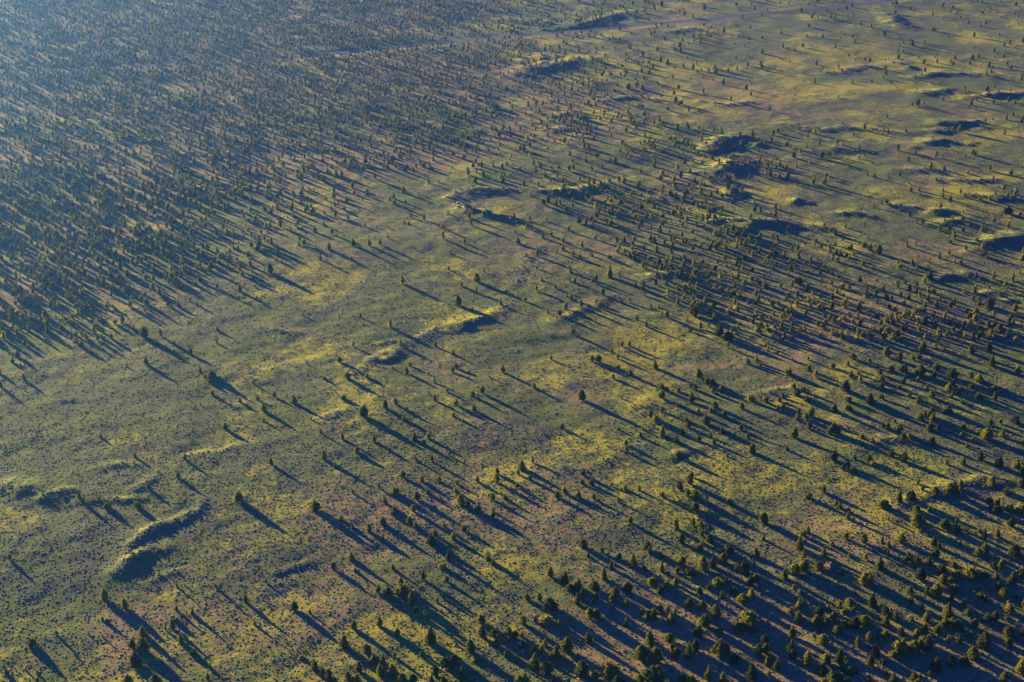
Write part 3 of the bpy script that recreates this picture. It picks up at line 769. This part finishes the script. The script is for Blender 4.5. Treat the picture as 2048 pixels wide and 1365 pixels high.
# the rest, scattered at the density the photograph shows
def scatter():
    hand = {}
    for t in trees:
        hand.setdefault((int(t.x // 8), int(t.y // 8)), []).append((t.x, t.y))
    rs = np.random.default_rng(5)
    n = 180000
    # candidates over a rectangle of the plain that surrounds the view
    X = rs.uniform(-760, 760, n * 1); Y = rs.uniform(350, 1800, n * 1)
    cand_ha = n / (1520 * 1450 / 1e4)
    px, py, d = picture(X, Y)
    keep = (px > -420) & (px < 2350) & (py > -110) & (py < 1560)
    lvl = dens_field(px, py)
    lvl = lvl + (fbm(X, Y, 55, 55, 3) - 0.5) * np.clip(lvl, 1.5, 4) * 1.6
    lvl = np.where((py > 683) & (px > 0) & (px < IW) & (py < IH), lvl * np.where((px > 1500) & (py > 1000), 0.8, 0.28), lvl)
    lvl = np.where((px < 0) & (py > 700), lvl * 0.25, lvl)
    mid = (py > 342) & (py <= 683) & (px > 1024)
    lvl = np.where(mid, lvl * 0.8, lvl)
    dens = 620 * (np.clip(lvl, 0, 9.2) / 9) ** 2.1
    keep &= rs.uniform(0, 1, n) < dens / cand_ha
    keep &= road_dist(X, Y) > np.where(px < 640, 2.6, 8)
    X, Y, lvl, px, py = X[keep], Y[keep], lvl[keep], px[keep], py[keep]
    Z = height(X, Y)
    out = []
    grid = {}
    for i in range(len(X)):
        c = (int(X[i] // 8), int(Y[i] // 8)); bad = False
        inframe_low = py[i] > 683 and 0 < px[i] < IW and py[i] < IH
        for a in (-1, 0, 1):
            for b in (-1, 0, 1):
                for q in hand.get((c[0] + a, c[1] + b), ()):
                    if (q[0] - X[i]) ** 2 + (q[1] - Y[i]) ** 2 < 3.2 ** 2: bad = True
                for q in grid.get((c[0] + a, c[1] + b), ()):
                    if (q[0] - X[i]) ** 2 + (q[1] - Y[i]) ** 2 < 2.7 ** 2: bad = True
        if bad: continue
        grid.setdefault(c, []).append((X[i], Y[i]))
        t = T()
        t.x, t.y, t.z = float(X[i]), float(Y[i]), float(Z[i])
        s = rs.uniform(0, 1)
        if inframe_low: t.h = 1.0 + (3.2 if px[i] > 1450 and py[i] > 950 else 1.8) * s
        elif lvl[i] < 3: t.h = 1.6 + 4.6 * s ** 1.6
        else: t.h = 1.9 + 3.3 * s ** 0.9
        if t.y > 950 and lvl[i] > 4: t.h *= 0.86
        t.w = t.h * rs.uniform(0.55, 0.85)
        t.kind = rs.choice(['c', 'c', 'r', 'r', 'r', 'b'])
        if t.kind == 'b': t.w *= 1.25
        t.hand = False
        out.append(t)
    return out
trees += scatter()

rs = np.random.default_rng(77)
for t in trees:
    px, py, d = picture(t.x, t.y, t.z)
    t.px, t.py = float(px), float(py)
    t.rot = rs.uniform(0, 6.283)
    t.tint = float(np.clip(rs.normal(0.5, 0.26), 0, 1))
    inside = 4 < t.px < IW - 4 and 8 < t.py < IH + 14
    t.area = (t.w * t.h / d ** 2) if inside else 0
    if t.kind in 'yp': t.area *= 1e6
order = sorted(trees, key=lambda t: -t.area)
single, mass = order[:300], order[300:]

def shape_words(t):
    r = t.w / t.h
    if t.kind == 'c': return "slender pointed" if r < 0.62 else "broad pointed"
    if t.kind == 'r': return "narrow rounded" if r < 0.72 else "round bushy"
    return "wide many-topped"

protos = {}
def proto(kind, v):
    key = (kind, v)
    if key not in protos:
        mat = {'y': M_yellow, 'p': M_dead}.get(kind, M_jun)
        shape = {'y': 'b', 'p': 'b'}.get(kind, kind)
        V, F = crown(shape, 100 + 17 * v + ord(kind), 2)
        protos[key] = (fast_mesh("crown", V, F, mat), trunk_mesh(300 + v + ord(kind)))
    return protos[key]

hs = sorted(t.h for t in single)
seen = set()
for i, t in enumerate(sorted(single, key=lambda t: -t.py)):
    name = {'y': "yellow_shrub", 'p': "dead_shrub"}.get(t.kind, "juniper_tree")
    root = bpy.data.objects.new(name, None)
    col.objects.link(root)
    root.empty_display_size = 0.5
    root.location = (t.x, t.y, t.z - 0.05)
    root.rotation_euler = (0, 0, t.rot)
    me_c, me_t = proto(t.kind, i % 6)
    c = link("crown", me_c, root)
    k = link("trunk", me_t, root)
    c.scale = k.scale = (t.w * 1.08, t.w * 1.08, t.h)
    fx, fy = min(99, max(1, round(t.px / IW * 100))), min(100, max(1, round(t.py / IH * 100)))
    if t.kind == 'p':
        root["label"] = "dead pinkish leafless shrub among green junipers near the lower corner stand"
        root["category"] = "dead shrub"
    elif t.kind == 'y':
        root["label"] = f"low spreading yellow-green shrub on bare soil, {fx}% across and {fy}% down the photo"
        root["category"] = "shrub"
        root["group"] = "low yellow shrubs on the plain"
    else:
        q = hs.index(t.h) / len(hs)
        size = "tall" if q > 0.7 else ("small" if q < 0.3 else "middling")
        base = f"{size} {shape_words(t)} green juniper"
        lab = f"{base}, {fx}% across and {fy}% down the photo"
        if lab in seen:
            for extra in ("right beside a taller one", "close against its neighbours", "crowded by neighbours"):
                alt = f"{base} {extra}, {fx}% across, {fy}% down the photo"
                if alt not in seen:
                    lab = alt; break
        seen.add(lab)
        root["label"] = lab
        root["category"] = "tree"
        root["group"] = "junipers scattered over the plain"

# ------------------------------------------------------------------ the woodland beyond: one mass
def build_mass(ts):
    lib = {}
    groups = {}
    for t in ts:
        _, _, d = picture(t.x, t.y, t.z)
        det = 1 if d < 700 else 0
        kd = t.kind if t.kind in 'crb' else 'b'
        v = int(t.rot * 1000) % 5
        groups.setdefault((kd, v, det), []).append(t)
    Vs, Fs, Ts = [], [], []
    n = 0
    for (kd, v, det), g in groups.items():
        V, F = crown(kd, 900 + v * 13 + ord(kd), det)
        P = np.array([(t.x, t.y, t.z - 0.08, t.w * 1.08, t.h, t.rot, t.tint) for t in g])
        c, s = np.cos(P[:, 5])[:, None], np.sin(P[:, 5])[:, None]
        vx = (V[:, 0] * c - V[:, 1] * s) * P[:, 3:4] + P[:, 0:1]
        vy = (V[:, 0] * s + V[:, 1] * c) * P[:, 3:4] + P[:, 1:2]
        vz = V[:, 2][None] * P[:, 4:5] + P[:, 2:3]
        VV = np.stack([vx, vy, vz], -1).reshape(-1, 3)
        FF = (F[None] + (np.arange(len(g)) * len(V))[:, None, None]).reshape(-1, 3) + n
        Vs.append(VV); Fs.append(FF); Ts.append(np.repeat(P[:, 6], len(V)))
        n += len(VV)
    return fast_mesh("juniper_woodland", np.concatenate(Vs), np.concatenate(Fs), M_jun_mass, False, {"tint": np.concatenate(Ts)})
wood = link("juniper_woodland", build_mass(mass))
wood["kind"] = "stuff"
wood["label"] = "thousands of small distant junipers covering the plain"
wood["category"] = "woodland"

# ------------------------------------------------------------------ sagebrush: low grey-green shrubs nobody could count
def build_sage():
    rs = np.random.default_rng(3)
    Xs, Ys, Ss = [], [], []
    for (y0, y1, xh, dens, size) in ((352, 560, 250, 0.62, 0.36), (560, 760, 330, 0.30, 0.38), (760, 1050, 440, 0.10, 0.42)):
        n = int((y1 - y0) * 2 * xh * dens)
        X = rs.uniform(-xh, xh, n); Y = rs.uniform(y0, y1, n)
        px, py, _ = picture(X, Y)
        k = (px > -120) & (px < IW + 120) & (py > -40) & (py < IH + 60)
        lv = dens_field(px, py)
        cover = np.clip(1.25 - lv / 9 * 0.9 + (fbm(X, Y, 26, 61, 3) - 0.5) * 2.2, 0.06, 1)
        k &= rs.uniform(0, 1, n) < cover
        k &= road_dist(X, Y) > 9
        X, Y = X[k], Y[k]
        Xs.append(X); Ys.append(Y); Ss.append(size * rs.uniform(0.5, 1.35, len(X)) ** 1.3)
    X = np.concatenate(Xs); Y = np.concatenate(Ys); S = np.concatenate(Ss)
    Z = height(X, Y)
    n = len(X)
    rot = rs.uniform(0, 6.28, n)
    # low ragged dome: ring at the ground, ring at two thirds, a top
    a = np.arange(5) / 5 * 2 * np.pi
    r0 = np.ones(5) * 0.85; r1 = np.ones(5) * 0.8
    jr = rs.uniform(0.65, 1.2, (n, 11)); jz = rs.uniform(0.8, 1.2, (n, 11))
    ang = np.concatenate([a, a + 0.5, [0]])[None] + rot[:, None]
    rad = np.concatenate([r0, r1, [0.15]])[None] * jr * S[:, None]
    zz = np.concatenate([np.full(5, -0.12), np.full(5, 0.62), [1.0]])[None] * jz * (S * 0.42)[:, None]
    V = np.stack([X[:, None] + rad * np.cos(ang), Y[:, None] + rad * np.sin(ang), Z[:, None] + zz], -1).reshape(-1, 3)
    f = []
    for i in range(5):
        j = (i + 1) % 5
        f += [(i, j, 5 + i), (j, 5 + j, 5 + i), (5 + i, 5 + j, 10)]
    F = (np.array(f)[None] + (np.arange(n) * 11)[:, None, None]).reshape(-1, 3)
    print("shrubs", n)
    return fast_mesh("sagebrush", V, F, M_shrub)
sage = link("sagebrush", build_sage())
sage["kind"] = "stuff"
sage["label"] = "low grey-green sagebrush dotted over the open ground"
sage["category"] = "sagebrush"

# ------------------------------------------------------------------ lava rubble along the ledges
def build_rubble():
    rs = np.random.default_rng(8)
    P = []
    for gx, gy, h, w1, w2 in _ledges:
        for i in range(len(gx) - 1):
            L = math.hypot(gx[i + 1] - gx[i], gy[i + 1] - gy[i])
            n = int(L * (1.6 if gy[i] < 800 else 0.8))
            t = rs.uniform(0, 1, n)
            off = rs.normal(0, 1.0, n) * w2 * 0.45 - w2 * 0.35
            P.append(np.stack([gx[i] + t * (gx[i + 1] - gx[i]) + SUNDIR[0] * off + rs.normal(0, .8, n),
                               gy[i] + t * (gy[i + 1] - gy[i]) + SUNDIR[1] * off + rs.normal(0, .8, n),
                               rs.uniform(0.18, 0.62, n) ** 1.2 * (1.0 if gy[i] < 800 else 1.7)], 1))
    P = np.concatenate(P)
    n = len(P)
    Z = height(P[:, 0], P[:, 1])
    phi = (1 + 5 ** 0.5) / 2
    b = np.array([(-1, phi, 0), (1, phi, 0), (-1, -phi, 0), (1, -phi, 0), (0, -1, phi), (0, 1, phi), (0, -1, -phi), (0, 1, -phi),
                  (phi, 0, -1), (phi, 0, 1), (-phi, 0, -1), (-phi, 0, 1)]) / 1.9
    f = np.array([(0,11,5),(0,5,1),(0,1,7),(0,7,10),(0,10,11),(1,5,9),(5,11,4),(11,10,2),(10,7,6),(7,1,8),
                  (3,9,4),(3,4,2),(3,2,6),(3,6,8),(3,8,9),(4,9,5),(2,4,11),(6,2,10),(8,6,7),(9,8,1)])
    V = b[None] * rs.uniform(0.65, 1.25, (n, 12, 1)) * P[:, 2][:, None, None] * np.array([1.2, 1.0, 0.75])
    V[:, :, 0] += P[:, 0][:, None]; V[:, :, 1] += P[:, 1][:, None]; V[:, :, 2] += (Z + P[:, 2] * 0.2)[:, None]
    F = (f[None] + (np.arange(n) * 12)[:, None, None]).reshape(-1, 3)
    return fast_mesh("lava_rubble", V.reshape(-1, 3), F, plain_mat("basalt", (0.07, 0.06, 0.055), (0.17, 0.14, 0.11), 1.5))
rub = link("lava_rubble", build_rubble())
rub["kind"] = "stuff"
rub["label"] = "dark broken rock rubble strewn along the low ledges"
rub["category"] = "rubble"

# ------------------------------------------------------------------ the air
HAZE = 0.000078
def haze_box():
    x0, x1, y0, y1, z0, z1 = -6200, 6200, -3200, 9200, -12, 312
    V = [(x, y, z) for z in (z0, z1) for x, y in ((x0, y0), (x1, y0), (x1, y1), (x0, y1))]
    F = [(3, 2, 1, 0), (4, 5, 6, 7), (0, 1, 5, 4), (1, 2, 6, 5), (2, 3, 7, 6), (3, 0, 4, 7)]
    m, nt, out = new_mat("haze")
    v = N(nt, "ShaderNodeVolumePrincipled")
    v.inputs["Color"].default_value = (0.11, 0.31, 1.0, 1)
    v.inputs["Density"].default_value = HAZE
    v.inputs["Anisotropy"].default_value = 0.74
    nt.links.new(v.outputs[0], out.inputs["Volume"])
    o = link("haze", fast_mesh("haze", np.array(V, float), np.array(F), m))
    o["kind"] = "stuff"
haze_box()
print("trees", len(trees), "single", len(single), "verts ground", nx * ny)
